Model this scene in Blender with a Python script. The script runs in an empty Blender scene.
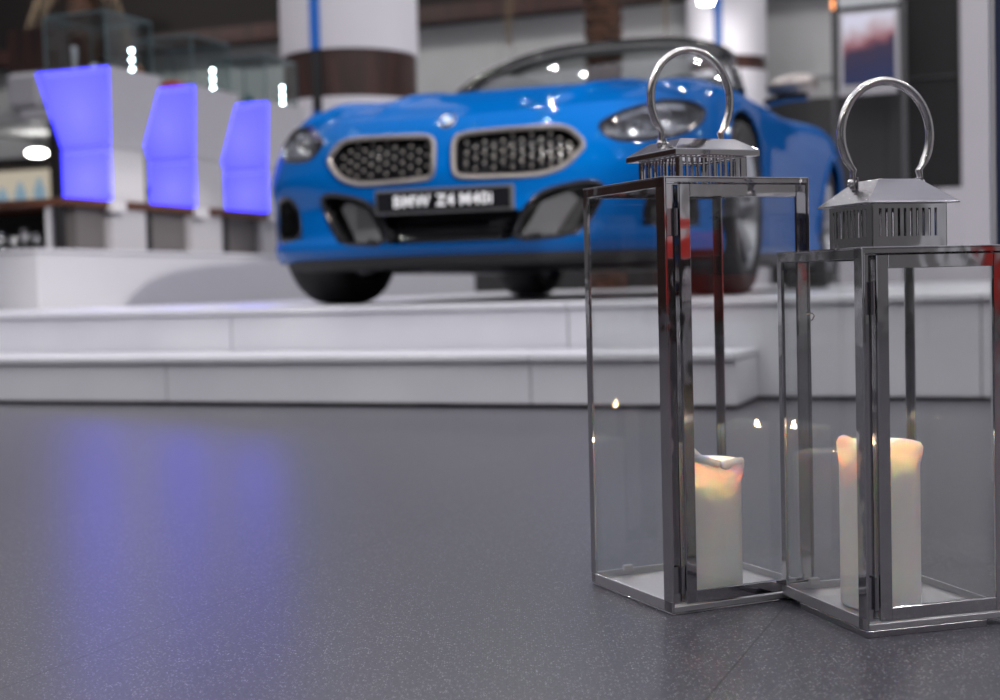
import bpy, bmesh, math, random
import numpy as np
from mathutils import Vector, Matrix
from mathutils.geometry import delaunay_2d_cdt
random.seed(7)
SC = bpy.context.scene
COL = SC.collection
PI = math.pi

# ------------------------------------------------------------------ camera numbers
FOC, TILT, ROLL, CH = 1389.0, .0452, .0257, .37

def pix_ray(px, py):
    a2, b2 = px-500, 350-py
    cr, sr = math.cos(ROLL), math.sin(ROLL)
    a, b = a2*cr+b2*sr, -a2*sr+b2*cr
    c, s = math.cos(TILT), math.sin(TILT)
    r, u = a/FOC, b/FOC
    return Vector((r, c+u*s, -s+u*c))

PHI = .37                                    # the hall's walls and steps run at this angle
E1 = Vector((math.cos(PHI), -math.sin(PHI), 0)); E2 = Vector((math.sin(PHI), math.cos(PHI), 0))
def hall(u, v, z=0): return E1*u+E2*v+Vector((0, 0, z))
def hall_at_v(px, py, v):
    d = pix_ray(px, py); k = v/d.dot(E2); p = d*k
    return p.dot(E1), v, p.z+CH
def hall_at_u(px, py, u):
    d = pix_ray(px, py); k = u/d.dot(E1); p = d*k
    return u, p.dot(E2), p.z+CH

# ------------------------------------------------------------------ materials
def mat(name, col=(.8, .8, .8), rough=.5, metal=0., **kw):
    m = bpy.data.materials.new(name); m.use_nodes = True
    b = m.node_tree.nodes['Principled BSDF']
    b.inputs['Base Color'].default_value = (*col, 1); b.inputs['Roughness'].default_value = rough; b.inputs['Metallic'].default_value = metal
    for k, v in kw.items(): b.inputs[k].default_value = v
    return m
def nodes(m): return m.node_tree.nodes, m.node_tree.links, m.node_tree.nodes['Principled BSDF']
def noise_mix(m, scale, c1, c2, lo=.35, hi=.65, detail=4, sock='Base Color', coord='Object', stretch=None):
    n, l, b = nodes(m)
    tc = n.new('ShaderNodeTexCoord'); mp = n.new('ShaderNodeMapping'); tx = n.new('ShaderNodeTexNoise'); r = n.new('ShaderNodeValToRGB')
    l.new(tc.outputs[coord], mp.inputs[0]); l.new(mp.outputs[0], tx.inputs['Vector'])
    if stretch: mp.inputs['Scale'].default_value = stretch
    tx.inputs['Scale'].default_value = scale; tx.inputs['Detail'].default_value = detail
    r.color_ramp.elements[0].position = lo; r.color_ramp.elements[1].position = hi
    r.color_ramp.elements[0].color = (*c1, 1); r.color_ramp.elements[1].color = (*c2, 1)
    l.new(tx.outputs[0], r.inputs[0]); l.new(r.outputs[0], b.inputs[sock])
    return m
def bump_noise(m, scale, strength, dist=.001, detail=2):
    n, l, b = nodes(m)
    tc = n.new('ShaderNodeTexCoord'); tx = n.new('ShaderNodeTexNoise'); bp = n.new('ShaderNodeBump')
    tx.inputs['Scale'].default_value = scale; tx.inputs['Detail'].default_value = detail
    bp.inputs['Strength'].default_value = strength; bp.inputs['Distance'].default_value = dist
    l.new(tc.outputs['Object'], tx.inputs['Vector']); l.new(tx.outputs[0], bp.inputs['Height']); l.new(bp.outputs[0], b.inputs['Normal'])
    return m
def emit(name, col, s):
    m = mat(name, (0, 0, 0), .5); b = m.node_tree.nodes['Principled BSDF']
    b.inputs['Emission Color'].default_value = (*col, 1); b.inputs['Emission Strength'].default_value = s
    return m
def thin_glass(name, tint=(.97, .98, .98), gloss=1.0, rough=0.0):
    m = bpy.data.materials.new(name); m.use_nodes = True
    n, l = m.node_tree.nodes, m.node_tree.links; n.clear()
    o = n.new('ShaderNodeOutputMaterial'); mix = n.new('ShaderNodeMixShader'); t = n.new('ShaderNodeBsdfTransparent'); g = n.new('ShaderNodeBsdfGlossy')
    lw = n.new('ShaderNodeLayerWeight'); lw.inputs['Blend'].default_value = .5
    p = n.new('ShaderNodeMath'); p.operation = 'POWER'; p.inputs[1].default_value = 5
    a = n.new('ShaderNodeMath'); a.operation = 'MULTIPLY_ADD'; a.inputs[1].default_value = .96; a.inputs[2].default_value = .04*gloss; a.use_clamp = True
    t.inputs[0].default_value = (*tint, 1); g.inputs['Roughness'].default_value = rough
    l.new(lw.outputs['Facing'], p.inputs[0]); l.new(p.outputs[0], a.inputs[0]); l.new(a.outputs[0], mix.inputs[0])
    l.new(t.outputs[0], mix.inputs[1]); l.new(g.outputs[0], mix.inputs[2]); l.new(mix.outputs[0], o.inputs[0])
    return m

M = {}
M['chrome'] = bump_noise(mat('chrome', (.58, .57, .575), .06, 1.0), 16, .3, .003)
M['steel'] = bump_noise(mat('brushed_steel', (.44, .43, .45), .22, 1.0), 18, .12, .002)
M['plate'] = mat('dull_steel_plate', (.62, .61, .63), .38, .9)
M['handle'] = bump_noise(mat('polished_handle_steel', (.68, .66, .65), .20, 1.0), 30, .15, .002)
M['steel_dark'] = mat('dark_steel', (.20, .19, .19), .3, 1.0)
M['glass'] = thin_glass('lantern_glass', (.970, .974, .972))
M['case_glass'] = thin_glass('case_glass', (.90, .93, .93), 1.3)
M['case_edge'] = mat('glass_edge', (.09, .13, .14), .2)
M['screen_glass'] = thin_glass('windscreen_glass', (.64, .68, .68), 1.4)
M['lamp_glass'] = thin_glass('headlamp_glass', (.75, .77, .8), 1.2)
M['paint'] = mat('blue_paint', (.0, .090, .335), .4, .0, **{'Coat Weight': .42, 'Coat Roughness': .03, 'Specular IOR Level': .0})
M['black'] = mat('black_plastic', (.012, .012, .014), .45)
M['gloss_black'] = mat('gloss_black', (.008, .008, .01), .12)
M['rubber'] = mat('tyre_rubber', (.014, .014, .015), .75)
M['cerium'] = mat('grey_satin_trim', (.30, .275, .26), .35, .8)
M['vane'] = mat('grey_vane', (.075, .075, .08), .4, .2)
M['silver'] = mat('silver_metal', (.75, .76, .78), .18, 1.0)
M['alloy'] = mat('alloy_wheel', (.35, .36, .38), .28, .9)
M['bowl'] = mat('headlamp_bowl', (.26, .26, .28), .35, .7)
M['leather'] = mat('dark_leather', (.03, .028, .028), .5)
M['white_plastic'] = mat('white_plastic', (.48, .465, .48), .35)
M['column'] = mat('white_column_paint', (.64, .62, .67), .75)
M['white_paint'] = mat('white_painted', (.40, .395, .42), .5)
M['stone'] = noise_mix(mat('white_stone', (.72, .72, .75), .28), 2.2, (.72, .72, .77), (.80, .80, .84))
M['wall_grey'] = noise_mix(mat('grey_wall_plaster', (.4, .4, .4), .8), .8, (.34, .345, .345), (.41, .41, .415))
M['wall_white'] = mat('white_wall_paint', (.43, .41, .44), .6)
M['dark_panel'] = mat('dark_panel', (.011, .0105, .011), .5, **{'Specular IOR Level': .25})
M['dark_panel2'] = mat('dark_grey_panel', (.034, .033, .034), .6, **{'Specular IOR Level': .25})
M['brown'] = noise_mix(mat('dark_brown_wood', (.05, .02, .015), .4), 3, (.022, .009, .007), (.050, .018, .013), stretch=(6, 6, .6))
M['brown_dull'] = mat('brown_beam', (.009, .0045, .004), .8)
M['shelf_wood'] = noise_mix(mat('brown_shelf_wood', (.08, .03, .02), .35), 4, (.05, .018, .010), (.10, .035, .016), stretch=(1, 8, 8))
M['trunk'] = noise_mix(mat('palm_trunk_bark', (.06, .03, .02), .9), 9, (.018, .009, .006), (.10, .045, .025), stretch=(1, 1, 3))
M['dry_leaf'] = mat('dry_palm_leaf', (.12, .085, .05), .8)
M['navy'] = mat('navy_sign', (.006, .016, .060), .5)
M['blue_strip'] = emit('blue_light_strip', (.0, .14, .62), .55)
M['lamp_white'] = emit('white_lamp', (1, .98, .95), 22)
M['led'] = emit('white_led', (.75, .95, 1), 38)
M['flame'] = emit('candle_flame', (1, .63, .32), 270)
M['red'] = mat('red_paint', (.55, .03, .02), .35)
M['teal'] = mat('teal_fabric', (.02, .09, .10), .6)
M['grey_pl'] = mat('grey_panel_laminate', (.115, .105, .105), .5)
M['grey_pl2'] = mat('light_grey_laminate', (.36, .35, .37), .5)
M['cream'] = emit('cream_lit_panel', (.62, .55, .44), .75)  # glow put into the panel in place of light inside the booth
M['wick'] = mat('charred_wick', (.02, .015, .012), .9)
M['plate_white'] = mat('white_lettering', (.62, .63, .66), .5)
M['roundel_blue'] = mat('roundel_blue', (.02, .2, .6), .3)

def violet_mat():
    m = mat('violet_lit_panel', (.06, .06, .2), .35); n, l, b = nodes(m)
    b.inputs['Emission Color'].default_value = (.10, .095, .93, 1); b.inputs['Emission Strength'].default_value = 4.7
    # lamps sit inside each half of the pedestal: brighter towards the middle of the panel
    tc = n.new('ShaderNodeTexCoord'); g = n.new('ShaderNodeTexGradient'); g.gradient_type = 'SPHERICAL'
    mp = n.new('ShaderNodeMapping'); l.new(tc.outputs['UV'], mp.inputs[0])
    mp.inputs['Location'].default_value = (-.5*1.25, -.42*1.1, 0); mp.inputs['Scale'].default_value = (1.25, 1.1, 1)
    l.new(mp.outputs[0], g.inputs[0])
    r = n.new('ShaderNodeValToRGB'); r.color_ramp.elements[0].color = (.0235, .0225, .80, 1); r.color_ramp.elements[1].color = (.050, .047, .95, 1)
    l.new(g.outputs['Fac'], r.inputs[0]); l.new(r.outputs[0], b.inputs['Emission Color'])
    return m
M['violet'] = violet_mat()

def wax_mat():
    m = mat('candle_wax', (.86, .84, .82), .45); b = m.node_tree.nodes['Principled BSDF']
    b.inputs['Subsurface Weight'].default_value = 1.0; b.inputs['Subsurface Radius'].default_value = (1.0, .66, .42); b.inputs['Subsurface Scale'].default_value = .026
    return m
M['wax'] = wax_mat()

def floor_mat():
    m = mat('speckled_grey_tile', (.1, .1, .11), .3); n, l, b = nodes(m)
    tc = n.new('ShaderNodeTexCoord')
    v = n.new('ShaderNodeTexVoronoi'); v.inputs['Scale'].default_value = 400; v.inputs['Randomness'].default_value = 1
    l.new(tc.outputs['Object'], v.inputs['Vector'])
    # speck where the distance to a cell point is small, only for some cells
    sep = n.new('ShaderNodeSeparateColor'); l.new(v.outputs['Color'], sep.inputs[0])
    th = n.new('ShaderNodeMath'); th.operation = 'MULTIPLY'; th.inputs[1].default_value = .42; 
    p4 = n.new('ShaderNodeMath'); p4.operation = 'POWER'; p4.inputs[1].default_value = 2.0; l.new(sep.outputs[0], p4.inputs[0]); l.new(p4.outputs[0], th.inputs[0])
    lt = n.new('ShaderNodeMath'); lt.operation = 'LESS_THAN'; l.new(v.outputs['Distance'], lt.inputs[0]); l.new(th.outputs[0], lt.inputs[1])
    n1 = n.new('ShaderNodeTexNoise'); n1.inputs['Scale'].default_value = 260; n1.inputs['Detail'].default_value = 2; l.new(tc.outputs['Object'], n1.inputs['Vector'])
    r1 = n.new('ShaderNodeValToRGB'); r1.color_ramp.elements[0].position = .3; r1.color_ramp.elements[1].position = .7
    r1.color_ramp.elements[0].color = (.036, .035, .046, 1); r1.color_ramp.elements[1].color = (.084, .081, .099, 1); l.new(n1.outputs[0], r1.inputs[0])
    mx = n.new('ShaderNodeMix'); mx.data_type = 'RGBA'; l.new(lt.outputs[0], mx.inputs[0]); l.new(r1.outputs[0], mx.inputs[6]); mx.inputs[7].default_value = (.38, .37, .40, 1)
    # tile joints
    mp = n.new('ShaderNodeMapping'); l.new(tc.outputs['Object'], mp.inputs[0])
    mp.inputs['Rotation'].default_value = (0, 0, -JROT); mp.inputs['Location'].default_value = JLOC
    br = n.new('ShaderNodeTexBrick'); br.inputs['Scale'].default_value = 1; br.offset = 0; br.squash = 1
    br.inputs['Brick Width'].default_value = 40; br.inputs['Row Height'].default_value = .644; br.inputs['Mortar Size'].default_value = .0011; br.inputs['Mortar Smooth'].default_value = .1
    br.inputs['Color1'].default_value = (1, 1, 1, 1); br.inputs['Color2'].default_value = (.93, .93, .94, 1); br.inputs['Mortar'].default_value = (.26, .26, .27, 1)
    l.new(mp.outputs[0], br.inputs['Vector'])
    mu = n.new('ShaderNodeMix'); mu.data_type = 'RGBA'; mu.blend_type = 'MULTIPLY'; mu.inputs[0].default_value = 1
    l.new(mx.outputs[2], mu.inputs[6]); l.new(br.outputs[0], mu.inputs[7]); l.new(mu.outputs[2], b.inputs['Base Color'])
    b.inputs['Roughness'].default_value = .32; b.inputs['IOR'].default_value = 1.58
    bp = n.new('ShaderNodeBump'); bp.inputs['Strength'].default_value = .05; bp.inputs['Distance'].default_value = .001
    l.new(n1.outputs[0], bp.inputs['Height']); l.new(bp.outputs[0], b.inputs['Normal'])
    return m
JROT = math.atan2(1.535-1.215, .305-.174)       # joints run along this heading
def _jloc():
    c, s = math.cos(-JROT), math.sin(-JROT)
    return (-(c*.305-s*1.535)+20, -(s*.305+c*1.535), 0)
JLOC = _jloc()
M['floor'] = floor_mat()

def poster_mat():
    m = mat('poster_print', (.5, .5, .5), .4); n, l, b = nodes(m)
    tc = n.new('ShaderNodeTexCoord'); sx = n.new('ShaderNodeSeparateXYZ'); l.new(tc.outputs['UV'], sx.inputs[0])
    nz = n.new('ShaderNodeTexNoise'); nz.inputs['Scale'].default_value = 4; nz.inputs['Detail'].default_value = 3; l.new(tc.outputs['UV'], nz.inputs['Vector'])
    ad = n.new('ShaderNodeMath'); ad.operation = 'MULTIPLY_ADD'; ad.inputs[1].default_value = .35; l.new(nz.outputs[0], ad.inputs[0]); l.new(sx.outputs[1], ad.inputs[2])
    ad2 = n.new('ShaderNodeMath'); ad2.operation = 'MULTIPLY_ADD'; ad2.inputs[1].default_value = -.18; l.new(sx.outputs[0], ad2.inputs[0]); l.new(ad.outputs[0], ad2.inputs[2])
    r = n.new('ShaderNodeValToRGB'); e = r.color_ramp.elements
    e[0].position = .15; e[0].color = (.010, .018, .075, 1); e[1].position = 1.0; e[1].color = (.62, .62, .72, 1)
    for p, c in ((.40, (.018, .016, .06)), (.58, (.03, .018, .05)), (.66, (.22, .07, .09)), (.76, (.40, .24, .27)), (.88, (.52, .46, .50))):
        x = e.new(p); x.color = (*c, 1)
    l.new(ad2.outputs[0], r.inputs[0]); l.new(r.outputs[0], b.inputs['Base Color']); l.new(r.outputs[0], b.inputs['Emission Color'])
    b.inputs['Emission Strength'].default_value = .14
    return m
M['poster'] = poster_mat()
M['lightbox'] = emit('lightbox_white', (.66, .68, .74), .6)

# ------------------------------------------------------------------ mesh helpers
class MB:
    def __init__(s): s.v = []; s.f = []; s.uv = None
    def add(s, vs, fs):
        o = len(s.v); s.v += [tuple(p) for p in vs]; s.f += [tuple(i+o for i in f) for f in fs]; return s
    def box(s, x0, x1, y0, y1, z0, z1):
        vs = [(x, y, z) for z in (z0, z1) for y in (y0, y1) for x in (x0, x1)]
        return s.add(vs, [(0, 2, 3, 1), (4, 5, 7, 6), (0, 1, 5, 4), (2, 6, 7, 3), (0, 4, 6, 2), (1, 3, 7, 5)])
    def tube(s, pts, r, n=12, closed=False, cap=True):
        pts = [Vector(p) for p in pts]; N = len(pts); rs = r if isinstance(r, (list, tuple)) else [r]*N
        rings = []; prev = None
        for i, p in enumerate(pts):
            a = pts[(i-1) % N] if (closed or i > 0) else p; b = pts[(i+1) % N] if (closed or i < N-1) else p
            t = (b-a).normalized()
            if prev is None:
                ref = Vector((0, 0, 1)) if abs(t.z) < .9 else Vector((1, 0, 0)); u = t.cross(ref).normalized()
            else: u = (prev-t*prev.dot(t)).normalized()
            prev = u; w = t.cross(u); rr = rs[i]
            ra, rb = rr if isinstance(rr, (list, tuple)) else (rr, rr)
            rings.append([p+u*ra*math.cos(2*PI*k/n)+w*rb*math.sin(2*PI*k/n) for k in range(n)])
        vs = [q for ring in rings for q in ring]; fs = []
        for i in range(N if closed else N-1):
            j = (i+1) % N
            for k in range(n): fs.append((i*n+k, i*n+(k+1) % n, j*n+(k+1) % n, j*n+k))
        if cap and not closed: fs.append(tuple(reversed(range(n)))); fs.append(tuple((N-1)*n+k for k in range(n)))
        return s.add(vs, fs)
    def lathe(s, prof, n=32, axis='z', origin=(0, 0, 0)):
        vs = []; fs = []; P = len(prof)
        for k in range(n):
            c, q = math.cos(2*PI*k/n), math.sin(2*PI*k/n)
            for r, h in prof:
                p = (r*c, r*q, h) if axis == 'z' else ((h, r*c, r*q) if axis == 'x' else (r*c, h, r*q))
                vs.append((p[0]+origin[0], p[1]+origin[1], p[2]+origin[2]))
        for k in range(n):
            m = (k+1) % n
            for i in range(P-1): fs.append((k*P+i, m*P+i, m*P+i+1, k*P+i+1))
        return s.add(vs, fs)
    def cyl(s, c, r, h, axis='z', n=20):
        h2 = h/2
        return s.lathe([(0.0001, -h2), (r, -h2), (r, h2), (.0001, h2)], n, axis, c)
    def grid(s, P):
        """P[i][j] points"""
        R, C = len(P), len(P[0]); vs = [p for row in P for p in row]
        return s.add(vs, [(i*C+j, i*C+j+1, (i+1)*C+j+1, (i+1)*C+j) for i in range(R-1) for j in range(C-1)])
    def loft(s, rings, cap=True):
        n = len(rings[0]); vs = [p for r in rings for p in r]; fs = []
        for i in range(len(rings)-1):
            for k in range(n): fs.append((i*n+k, i*n+(k+1) % n, (i+1)*n+(k+1) % n, (i+1)*n+k))
        if cap: fs.append(tuple(reversed(range(n)))); fs.append(tuple((len(rings)-1)*n+k for k in range(n)))
        return s.add(vs, fs)
    def build(s, name, m, parent=None, bevel=0, seg=2, smooth=False, sub=0, merge=0):
        me = bpy.data.meshes.new(name); me.from_pydata(s.v, [], s.f)
        bm = bmesh.new(); bm.from_mesh(me)
        if merge: bmesh.ops.remove_doubles(bm, verts=bm.verts, dist=merge)
        bmesh.ops.recalc_face_normals(bm, faces=bm.faces); bm.to_mesh(me); bm.free()
        o = bpy.data.objects.new(name, me); COL.objects.link(o)
        for mm in (m if isinstance(m, (list, tuple)) else [m]): me.materials.append(mm)
        if smooth:
            for p in me.polygons: p.use_smooth = True
            if smooth != 'full': me.set_sharp_from_angle(angle=math.radians(40))
        if bevel:
            b = o.modifiers.new('bevel', 'BEVEL'); b.width = bevel; b.segments = seg; b.limit_method = 'ANGLE'; b.angle_limit = math.radians(40)
        if sub:
            q = o.modifiers.new('sub', 'SUBSURF'); q.levels = sub; q.render_levels = sub
        if parent: o.parent = parent
        return o

def tag(o, label, cat=None, group=None, kind=None):
    if label: o['label'] = label
    if cat: o['category'] = cat
    if group: o['group'] = group
    if kind: o['kind'] = kind
    return o
def thing(name, label, cat, loc=(0, 0, 0), rotz=0, group=None):
    o = bpy.data.objects.new(name, None); COL.objects.link(o); o.location = loc; o.rotation_euler = (0, 0, rotz); o.empty_display_size = .1
    return tag(o, label, cat, group)
def struct(o, label=None): o['kind'] = 'structure'; return tag(o, label)
def hall_obj(o): o.rotation_euler = (0, 0, -PHI); return o      # object whose mesh is written in hall coordinates
def kids(o): return [c for c in bpy.data.objects if c.parent == o]
def copy_tree(o, parent=None):
    c = o.copy(); COL.objects.link(c)
    if parent: c.parent = parent
    for ch in kids(o): copy_tree(ch, c)
    return c

# ================================================================== SETTING
f = MB().add([(-30, -12, 0), (30, -12, 0), (30, 40, 0), (-30, 40, 0)], [(0, 1, 2, 3)]).build('floor', M['floor'])
struct(f, 'dark grey speckled floor tiles in front of the white steps')

V1, V2, Z1, Z2 = 3.955, 4.285, .165, .318
mb = MB()
U0, U1END, U2END = -9.0, -.807, 7.0
def slabs(mb, u_list, v0, v1, z0, z1, lip, lipz):
    for a, b in zip(u_list[:-1], u_list[1:]):
        mb.box(a+.0015, b-.0015, v0+.006, v1, z0+.012, z1-lipz)          # riser slab
        mb.box(a+.0015, b-.0015, v0-lip, v1, z1-lipz+.004, z1)           # tread slab with a nosing
ul = [U1END-.633-1.31*k for k in range(6, -1, -1)]+[U1END]
uu = [-1.425-1.27*k for k in range(6, -1, -1)]+[-1.425+1.27*k for k in range(1, 7)]
slabs(mb, ul, V1, V2, 0, Z1, .012, .026)
slabs(mb, uu, V2, 7.0, 0, Z2, .012, .026)
mb.box(uu[0], uu[-1], 7.0, 14.9, .0, Z2)
plat = hall_obj(mb.build('display_platform', M['stone'], bevel=.003, seg=1)); struct(plat, 'white stone platform with two steps carrying the blue car')
mb = MB().box(ul[0], U1END-.004, V1+.012, V2-.01, 0.001, Z1-.03).box(uu[0], uu[-1], V2+.012, 6.9, .001, Z2-.03)
rec = hall_obj(mb.build('trim_1', M['dark_panel'])); struct(rec, 'dark recessed joint at the foot of the white steps')

# raised white plinth on the left behind the car
UB, VB, ZB = -4.60, 5.587, .62
blk = MB().box(-9, UB, VB, 11.3, Z2, ZB-.022).box(-9, UB+.01, VB-.01, 11.31, ZB-.02, ZB)
blk = hall_obj(blk.build('trim_2', M['white_paint'], bevel=.004, seg=1)); struct(blk, 'low white plinth wall under the counter')

# back wall, upper brown band, right partition
VW = 15.0
w = MB().box(-14, 16, VW, VW+.2, 0, 3.42)
for z in (1.0, 1.75, 2.5): w.box(-14, 16, VW-.05, VW-.001, z, z+.10)
w = hall_obj(w.build('wall_back', M['wall_grey'])); struct(w)
uK = hall_at_v(764, 100, VW)[0]
w = MB().box(-14, uK, VW-.09, VW-.051, Z2, .95).box(uK, 16, VW-.09, VW-.051, Z2, hall_at_v(800, 100, VW)[2])
w = hall_obj(w.build('baseboard_back', M['dark_panel2'])); struct(w)
w = MB().box(-14, 16, VW+.6, VW+.8, 3.42, 9).box(-14, 16, VW-.25, VW+.8, 3.42, 3.65)
w = hall_obj(w.build('wall_upper', M['brown_dull'])); struct(w)
w = MB().box(-14, 16, VW-.3, VW-.26, 3.42, 3.60)
w = hall_obj(w.build('trim_3', M['brown'])); struct(w)

VP = 11.5
uA = hall_at_v(833, 190, VP)[0]; uB = hall_at_v(962, 190, VP)[0]; zD = hall_at_v(900, 190, VP)[2]; uM = hall_at_v(904, 100, VP)[0]
w = MB().box(uA, 9, VP, VP+.2, 0, zD).box(uB, 9, VP, VP+.2, zD, 6)
w = hall_obj(w.build('wall_right', M['wall_white'])); struct(w)
w = MB().box(uA, uM, VP+.06, VP+.16, zD, 6).box(uM, uB-.01, VP+.03, VP+.16, zD, 6)
w = hall_obj(w.build('window_1', [M['dark_panel']])); struct(w, 'dark glazed panel in the white right-hand wall')
w.data.materials.append(M['dark_panel2'])
for p in w.data.polygons[:6]: p.material_index = 1
w = MB().box(uM+.02, uB-.02, VP+.01, VP+.03, hall_at_v(930, 78, VP)[2], hall_at_v(930, 75, VP)[2])
w = hall_obj(w.build('trim_4', M['dark_panel2'])); struct(w)

# columns
def column(name, px, v, rad, label, ztop_band, zbot_band, strip_px, z0):
    u = hall_at_v(px, 60, v)[0]; p = hall(u, v)
    o = bpy.data.objects.new(name, None); COL.objects.link(o); o.location = (p.x, p.y, 0); struct(o, label)
    MB().lathe([(rad, z0), (rad, zbot_band), (.01, zbot_band)], 64).build('column_foot', M['column'], o, smooth=True)
    MB().lathe([(.01, ztop_band), (rad, ztop_band), (rad, 7)], 64).build('column_shaft', M['column'], o, smooth=True)
    MB().lathe([(rad-.02, zbot_band), (rad-.02, ztop_band)], 64).build('column_band', M['brown'], o, smooth=True)
    r = pix_ray(strip_px, 60); ang = math.atan2(r.x, r.y); d = math.hypot(p.x, p.y)
    off = d*math.sin(ang-math.atan2(p.x, p.y)); a = math.asin(max(-1, min(1, off/rad))); w2 = .05
    base = math.atan2(-p.y, -p.x)
    for nm, z_a, z_b, mt, rr in (('light_strip', ztop_band+.0, 7, M['blue_strip'], rad), ('strip_cover', zbot_band-.12, ztop_band, M['black'], rad-.012), ('light_strip', z0, zbot_band-.12, M['blue_strip'], rad)):
        m_ = MB(); P = []
        m_.box(-.012, .014, -w2*.9, w2*.9, z_a, z_b)
        s_ = m_.build(nm, mt, o); s_.rotation_euler = (0, 0, base+a); s_.location = (rr*math.cos(base+a), rr*math.sin(base+a), 0)
    return o
c1 = column('trim_5', 350, 11.0, .60, 'thick white column with a brown band and a blue light strip', 2.40, 2.00, 317.5, Z2)
c2 = column('trim_6', 727, 14.2, .40, 'slimmer white column lit from above behind the windscreen', 2.62, 2.48, 719, .318)

# ================================================================== CAR
CXc, CYc, CAc = -.181, 4.865, .352
car = thing('car', 'bright blue open-top sports car on the white platform', 'car', (CXc, CYc, Z2), -CAc)
def catmull(P, n=24):
    P = np.array(P, float); Q = np.vstack([2*P[0]-P[1], P, 2*P[-1]-P[-2]]); out = []
    for i in range(1, len(Q)-2):
        p0, p1, p2, p3 = Q[i-1], Q[i], Q[i+1], Q[i+2]
        for t in np.linspace(0, 1, n, endpoint=False):
            out.append(.5*((2*p1)+(-p0+p2)*t+(2*p0-5*p1+4*p2-p3)*t*t+(-p0+3*p1-3*p2+p3)*t**3))
    out.append(P[-1]); return np.array(out)
FR = [(x, .297*x*x+.143*x**4) for x in (0, .1, .2, .3, .4, .5, .6, .7, .78)]
PLAN = FR+[(.85, .305), (.898, .375), (.921, .47), (.930, .62), (.934, .8), (.93, 1.05), (.915, 1.5), (.908, 2.0), (.92, 2.5), (.95, 3.0), (.968, 3.3), (.955, 3.65), (.90, 3.95), (.78, 4.12), (.6, 4.22), (.3, 4.29), (0, 4.31)]
PC = catmull(PLAN); US = np.concatenate([[0], np.cumsum(np.hypot(*np.diff(PC, axis=0).T))]); UMAX = US[-1]
def plan(u):
    x = np.interp(u, US, PC[:, 0]); y = np.interp(u, US, PC[:, 1]); e = .01
    x1 = np.interp(u+e, US, PC[:, 0])-np.interp(u-e, US, PC[:, 0]); y1 = np.interp(u+e, US, PC[:, 1])-np.interp(u-e, US, PC[:, 1])
    if u < e: return x, y, 0., -1.
    if u > UMAX-e: return x, y, 0., 1.
    n = math.hypot(x1, y1); return x, y, y1/n, -x1/n
def smo(v, xs, ys, w): return sum(np.interp(v+d*w, xs, ys) for d in (-1, -.66, -.33, 0, .33, .66, 1))/7
UT = [0, .3, .6, .85, 1.0, 1.2, 1.45, 1.8, 2.2, 2.7, 3.2, 3.7, 4.1, 4.5, 5.0, UMAX]
ZT = [.655, .665, .69, .715, .73, .765, .79, .80, .82, .835, .85, .88, .90, .885, .86, .84]
def ztop(u): return float(smo(u, UT, ZT, .12))
def zbot(u): return float(np.interp(u, [0, .8, 1.0, 1.2, 4.0, 4.4, UMAX], [.165, .165, .17, .15, .16, .2, .22]))
def inset(u, z):
    front = smo(z, [.12, .17, .21, .25, .36, .41, .46, .56, .62, .66, .72], [.07, .03, .0, .025, .03, .012, .0, .012, .03, .06, .12], .02)
    side = smo(z, [.1, .17, .22, .30, .45, .62, .72, .80, .90], [.05, .03, .02, .03, .012, .0, .01, .03, .08], .02)
    w = min(max((u-.75)/.45, 0), 1); w = w*w*(3-2*w); d = front*(1-w)+side*w
    s = min(max((z-(ztop(u)-.07))/.07, 0), 1)
    c = math.exp(-((u-1.02)/.34)**2)*min(max((z-.47)/.25, 0), 1)**1.3*.085
    return d+w*.05*s**2.2+c
def S(u, z, off=0., sg=1):
    x, y, nx, ny = plan(abs(u)); d = inset(abs(u), z)-off
    if u < 0: sg = -sg
    return (sg*max(x-nx*d, 0 if abs(u) > .004 else 0), y-ny*d, z)

KID = [(.036, .565), (.038, .455), (.062, .437), (.25, .432), (.356, .436), (.43, .460), (.495, .522), (.492, .548), (.448, .590), (.40, .600), (.2, .595), (.06, .588)]
HLT = [(.552, .598), (.575, .565), (.62, .545), (.70, .545), (.845, .563), (.95, .606), (1.06, .662), (1.02, .690), (.93, .700), (.83, .695), (.673, .658), (.59, .625)]
INT = [(.278, .322), (.34, .375), (.40, .393), (.50, .410), (.555, .402), (.565, .368), (.515, .28), (.455, .224), (.24, .213)]
CEN = [(-.238, .213), (.238, .213), (.276, .322), (-.276, .322)]
SLT = [(.735, .400), (.70, .255), (.93, .248), (.915, .395), (.81, .418)]
def inpoly(p, poly):
    x, y = p; c = False; j = len(poly)-1
    for i in range(len(poly)):
        xi, yi = poly[i]; xj, yj = poly[j]
        if (yi > y) != (yj > y) and x < (xj-xi)*(y-yi)/(yj-yi)+xi: c = not c
        j = i
    return c
WF, WR, WZ, RAR = .80, 3.27, .331, .375
def body_skip(u, z):
    for P in (KID, HLT, INT, SLT):
        if inpoly((u, z), P): return True
    if z < .322 and z > .213 and u < .238+(z-.213)/.109*.038: return True
    if u > .8:
        x, y, z_ = S(u, z)
        for wy in (WF, WR):
            if (y-wy)**2+(z-WZ)**2 < RAR**2 and x > .6: return True
    return False
us = np.concatenate([np.linspace(0, 1.3, 150), np.linspace(1.31, UMAX, 260)])
NV = 62
mb = MB()
for sg in (1, -1):
    P = []
    for u in us:
        zb, zt = zbot(u), ztop(u); P.append([S(u, zb+(zt-zb)*j/NV, 0, sg) for j in range(NV+1)])
    o = len(mb.v)
    for r in P: mb.v += r
    for i in range(len(us)-1):
        um = (us[i]+us[i+1])/2
        for j in range(NV):
            zm = sum(P[i+a][j+b][2] for a in (0, 1) for b in (0, 1))/4
            if body_skip(um, zm): continue
            mb.f.append((o+i*(NV+1)+j, o+(i+1)*(NV+1)+j, o+(i+1)*(NV+1)+j+1, o+i*(NV+1)+j+1))
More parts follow.
